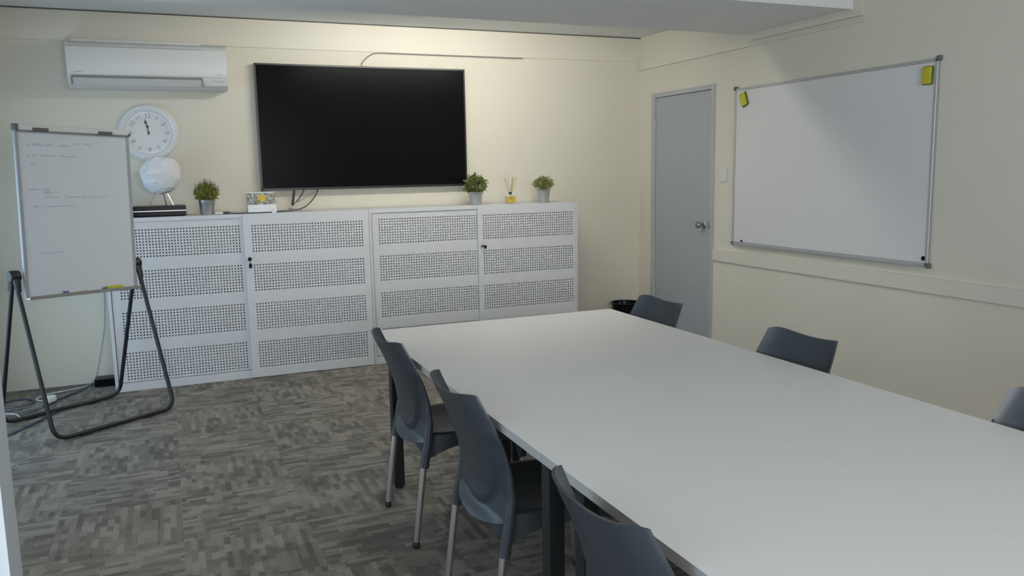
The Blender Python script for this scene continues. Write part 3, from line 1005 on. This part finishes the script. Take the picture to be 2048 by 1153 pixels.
cable('floor_cable', [(-5.20, -1.44, .008), (-5.05, -1.28, .008), (-4.97, -1.14, .008), (-4.90, -1.00, .008), (-4.84, -.84, .008)], .0055, M['bluecable'], 'dark cable slanting under the flipchart stand towards the near wall')
cable('floor_cable', [(-5.25, -.78, .008), (-5.14, -.77, .010), (-5.07, -.82, .012), (-5.04, -.88, .008)], .004, M['whitecable'], 'short white cable end near the rear stand tube')
pb = MB().box(-.030, .024, -.022, .026, 0, .048, .008, 3)
o = thing('plug_adapter', 'white mains plug lying on the carpet among the cables', 'plug', (-4.895, -.555, 0), R(20))
pb.build('body', M['plastic'], o)
MB().box(-.046, -.028, -.010, .010, .012, .030, .004).build('strain_relief', M['plastic'], o)
o = thing('power_board', 'black power board on the floor against the left cabinet side', 'power board', (-4.590, -.20, 0))
MB().box(-.070, .066, -.06, .06, .001, .055, .004).build('housing', M['gloss'], o)
MB().box(-.045, .045, -.055, .055, .055, .0575).build('socket_strip', M['cable'], o)
cable('hanging_white_cable', [(-4.556, -.112, 1.18), (-4.556, -.108, .90), (-4.562, -.106, .644), (-4.578, -.106, .425), (-4.615, -.108, .243), (-4.660, -.112, .061), (-4.70, -.16, .006)], .004, M['whitecable'], 'white cord hanging down the wall beside the left cabinet')

# ------------------------------------------------------------------ waste bin
wbn = thing('waste_bin', 'round black waste bin in the back corner behind the table', 'bin', (-.300, -.262, 0))
MB().lathe([(0, .002), (.098, .002), (.102, .008), (.128, .262), (.137, .266), (.137, .274), (.126, .274), (.123, .262), (.098, .012), (0, .012)], 40).build('body', M['gloss'], wbn)
MB().box(-.012, .016, .112, .118, .225, .262, .002).build('grip_tab', M['bluecable'], wbn)

# ------------------------------------------------------------------ desks pushed together
TZ = .735
X0, X1, XM = -3.222, -1.930, -2.576
YT0, YTM, YT1 = -2.850, -4.757, -6.640
DX = (X1 - X0) / 2


def desk(x0, x1, y1, y0, label, out):
    """y1 is the far end, y0 the near end; out = -1 when the outer long side faces -x"""
    o = thing('desk', label, 'desk', ((x0 + x1) / 2, (y0 + y1) / 2, 0), 0, 'white desks pushed together into one table')
    w, l = (x1 - x0) / 2 - .0002, (y1 - y0) / 2 - .0002
    b = MB()
    b.box(-w + .0003, w - .0003, -l + .0003, l - .0003, TZ - .0265, TZ)
    b.build('desktop', M['desk'], o, smooth=False)
    e_ = MB()
    for (a, c, d, q) in ((-w, -w + .0004, -l, l), (w - .0004, w, -l, l), (-w, w, -l, -l + .0004), (-w, w, l - .0004, l)):
        e_.box(a, c, d, q, TZ - .0263, TZ - .0003)
    e_.build('edge_band', M['deskedge'], o, smooth=False)['label'] = 'grey white edge band'
    f = MB()
    t = .025
    for (a, c, d, e_) in ((-w + .045, w - .045, -l + .05, -l + .05 + t), (-w + .045, w - .045, (l - .178 if out < 0 else l - .075), (l - .178 if out < 0 else l - .075) + t), (-w + .13, -w + .13 + t, -l + .05, l - .16), (w - .13 - t, w - .13, -l + .05, l - .16)):
        f.box(a, c, d, e_, TZ - .065, TZ - .027)
    f.build('under_frame', M['black'], o, smooth=False)
    for sx in (-1, 1):
        for sy in (-1, 1):
            cx = sx * (w - .050)
            cy = l - (.165 if out < 0 else .060) if sy > 0 else -l + .036
            lg = MB().box(cx - .024, cx + .024, cy - .024, cy + .024, .012, TZ - .027, .003).build('leg', M['black'], o)
            MB().lathe([(0, 0), (.02, 0), (.02, .013), (0, .013)], 16, Matrix.Translation((cx, cy, 0))).build('levelling_foot', M['rubber'], lg)
    return o


desk(X0, XM, YT0, YTM, 'far left white desk with black legs, nearest the cabinets', -1)
desk(XM, X1, YT0, YTM, 'far right white desk, between the two far chairs and the centre seam', 1)
desk(X0, XM, YTM, YT1, 'near left white desk, beside the closest chair', -1)
desk(XM, X1, YTM, YT1, 'near right white desk at the lower right of the view', 1)

# ------------------------------------------------------------------ chairs
RX = [(0, 0), (.335, .044), (.42, .062), (.50, .074), (.58, .070), (.66, .053), (.735, .026), (.78, .004), (.84, -.024)]
HW = [(.30, .223), (.40, .219), (.50, .214), (.60, .209), (.70, .202), (.76, .195), (.84, .180)]


def sm(t):
    t = max(0, min(1, t))
    return t * t * (3 - 2 * t)


def make_chair(label, group):
    t = thing('plastic_chair', label, 'chair', (0, 0, 0), 0, group)
    nu, nv = 57, 61
    zb, zt = .392, .836

    def P(i, j):
        u = -1 + 2 * i / (nu - 1)
        u = math.copysign(abs(u) ** .85, u)
        v = j / (nv - 1)
        z = zb + (zt - zb) * v
        # upper rim sags between the winged corners; the lower rim rises to the sides
        z -= .020 * (1 - u * u) * sm((v - .55) / .45) + .010 * abs(u) ** 14 * sm((v - .8) / .2)
        z += .035 * u * u * (1 - v) ** 3
        y = u * (interp(HW, z) + .002)
        s = .032 + .024 * sm((z - .45) / .30)
        x = interp(RX, z) - s * (1 - .35 * u * u - .65 * abs(u) ** 6) + .002
        zz = (.74 - z) / .300
        F = (abs(y) / .184) ** 2.4 * sm(zz * 4) + max(0, zz) ** 2.6 - 1
        outside = sm((F + .10) / .22)
        x += .016 * outside * (1 - abs(u) ** 6)
        if z < .438:
            x += -.026 * sm((.438 - z) / .050) * (1 - abs(u) ** 4)
        return (x, y, z)
    b = MB().solid_grid(P, nu, nv, (.0085, 0, 0))
    for sy in (-1, 1):
        pts, rs = [], []
        z = .330
        while z < .745:
            pts.append((interp(RX, z) + .009 - .003 * sm((z - .6) / .2), sy * (interp(HW, z) - .003 * sm((z - .6) / .2)), z))
            rs.append(.0185 if z < .40 else .0185 - .0150 * sm((z - .40) / .33))
            z += .0155
        b.tube(pts, rs, 12)
        # the sleeve ends in a slightly wider lip over the leg
        b.tube([(interp(RX, .326) + .008, sy * .2225, .326), (interp(RX, .345) + .010, sy * .222, .345)], .0192, 14)
    b.build('backrest', M['chair'], t, angle=50)

    # seat
    cx, a_, b_ = .285, .232, .214
    N = 72
    s_ = MB()
    vs, fs = [], []
    rings = [0.0, .3, .55, .75, .88, .96, 1.0]

    def outl(k, r):
        an = 2 * math.pi * k / N
        c, s2 = math.cos(an), math.sin(an)
        e_ = 2 / 4.5
        return (a_ * r * math.copysign(abs(c) ** e_, c), b_ * r * math.copysign(abs(s2) ** e_, s2))
    for r in rings:
        for k in range(N):
            x, y = outl(k, r)
            z = .449 - .014 * (1 - min(1, (r * 1.05) ** 2)) - (.006 if r >= 1 else 0) - .012 * max(0, x / a_) ** 3
            vs.append((cx + x, y, z))

    def dep(k):
        x, y = outl(k, 1)
        corner = min(abs(x) / a_, abs(y) / b_)
        return .045 + .085 * corner ** 3
    for (f_, sh) in ((.3, 1.008), (1.0, 1.02), (1.0, .985), (.3, .972)):
        for k in range(N):
            x, y = outl(k, sh)
            xt = outl(k, 1)[0]
            vs.append((cx + x, y, .443 - .012 * max(0, xt / a_) ** 3 - dep(k) * f_))
    for i in range(len(rings) + 3):
        for k in range(N):
            fs.append((i * N + k, i * N + (k + 1) % N, (i + 1) * N + (k + 1) % N, (i + 1) * N + k))
    s_.add(vs, fs)
    for sy in (-1, 1):
        s_.tube([(.470, sy * .188, .425), (.486, sy * .199, .300)], [.024, .0185], 12)
    s_.build('seat', M['chair'], t, angle=50)
    for (p0, p1) in ((((0, -.224, .018)), ((.044, -.2225, .345))), (((0, .224, .018)), ((.044, .2225, .345))), (((.520, -.216, .018)), ((.486, -.199, .33))), (((.520, .216, .018)), ((.486, .199, .33)))):
        q0 = Vector(p0) + (Vector((.008, 0, 0)) if p0[0] == 0 else Vector((0, 0, 0)))
        q1 = Vector(p1) + (Vector((.008, 0, 0)) if p0[0] == 0 else Vector((0, 0, 0)))
        lg = MB().tube([q0, q1], .0125, 14).build('leg', M['alu'], t)
        lg['label'] = 'round aluminium leg'
        MB().lathe([(0, 0), (.0130, 0), (.0148, .004), (.0148, .022), (.012, .026), (0, .026)], 16, Matrix.Translation((q0.x - .001, q0.y, 0))).build('foot_cap', M['rubber'], lg)
    return t


GL = 'charcoal plastic chairs around the desks'
c1 = make_chair('charcoal plastic chair on the left side, farthest from the camera near the cabinets', GL)
c1.location = (-3.283, -3.440, 0)
dup(c1, (-3.283, -4.275, 0), 0, 'charcoal plastic chair on the left side, middle one of three')
dup(c1, (-3.311, -5.262, 0), 0, 'charcoal plastic chair on the left side, closest and cut by the bottom edge')
dup(c1, (-1.866, -3.215, 0), math.pi, 'charcoal chair back beyond the table, in front of the grey door and bin')
dup(c1, (-1.862, -4.210, 0), math.pi, 'charcoal chair back beyond the table, against the cream wall below the whiteboard')
dup(c1, (-1.862, -5.262, 0), math.pi, 'charcoal chair back cut by the right picture edge')

# ------------------------------------------------------------------ ceiling tube fitting behind the bulkhead
lt = thing('ceiling_light', 'white tube light fitting on the ceiling behind the bulkhead', 'ceiling light', (-2.10, -1.475, ZC))
MB().box(-.78, .78, -.045, .045, -.035, 0, .004).build('housing', M['lamp'], lt)
MB().tube([(-.75, 0, -.062), (.75, 0, -.062)], .022, 16).build('tube', M['tube'], lt)
for sx in (-1, 1):
    MB().box(sx * .765 - .015, sx * .765 + .015, -.026, .026, -.090, -.030, .004).build('end_bracket', M['lamp'], lt)
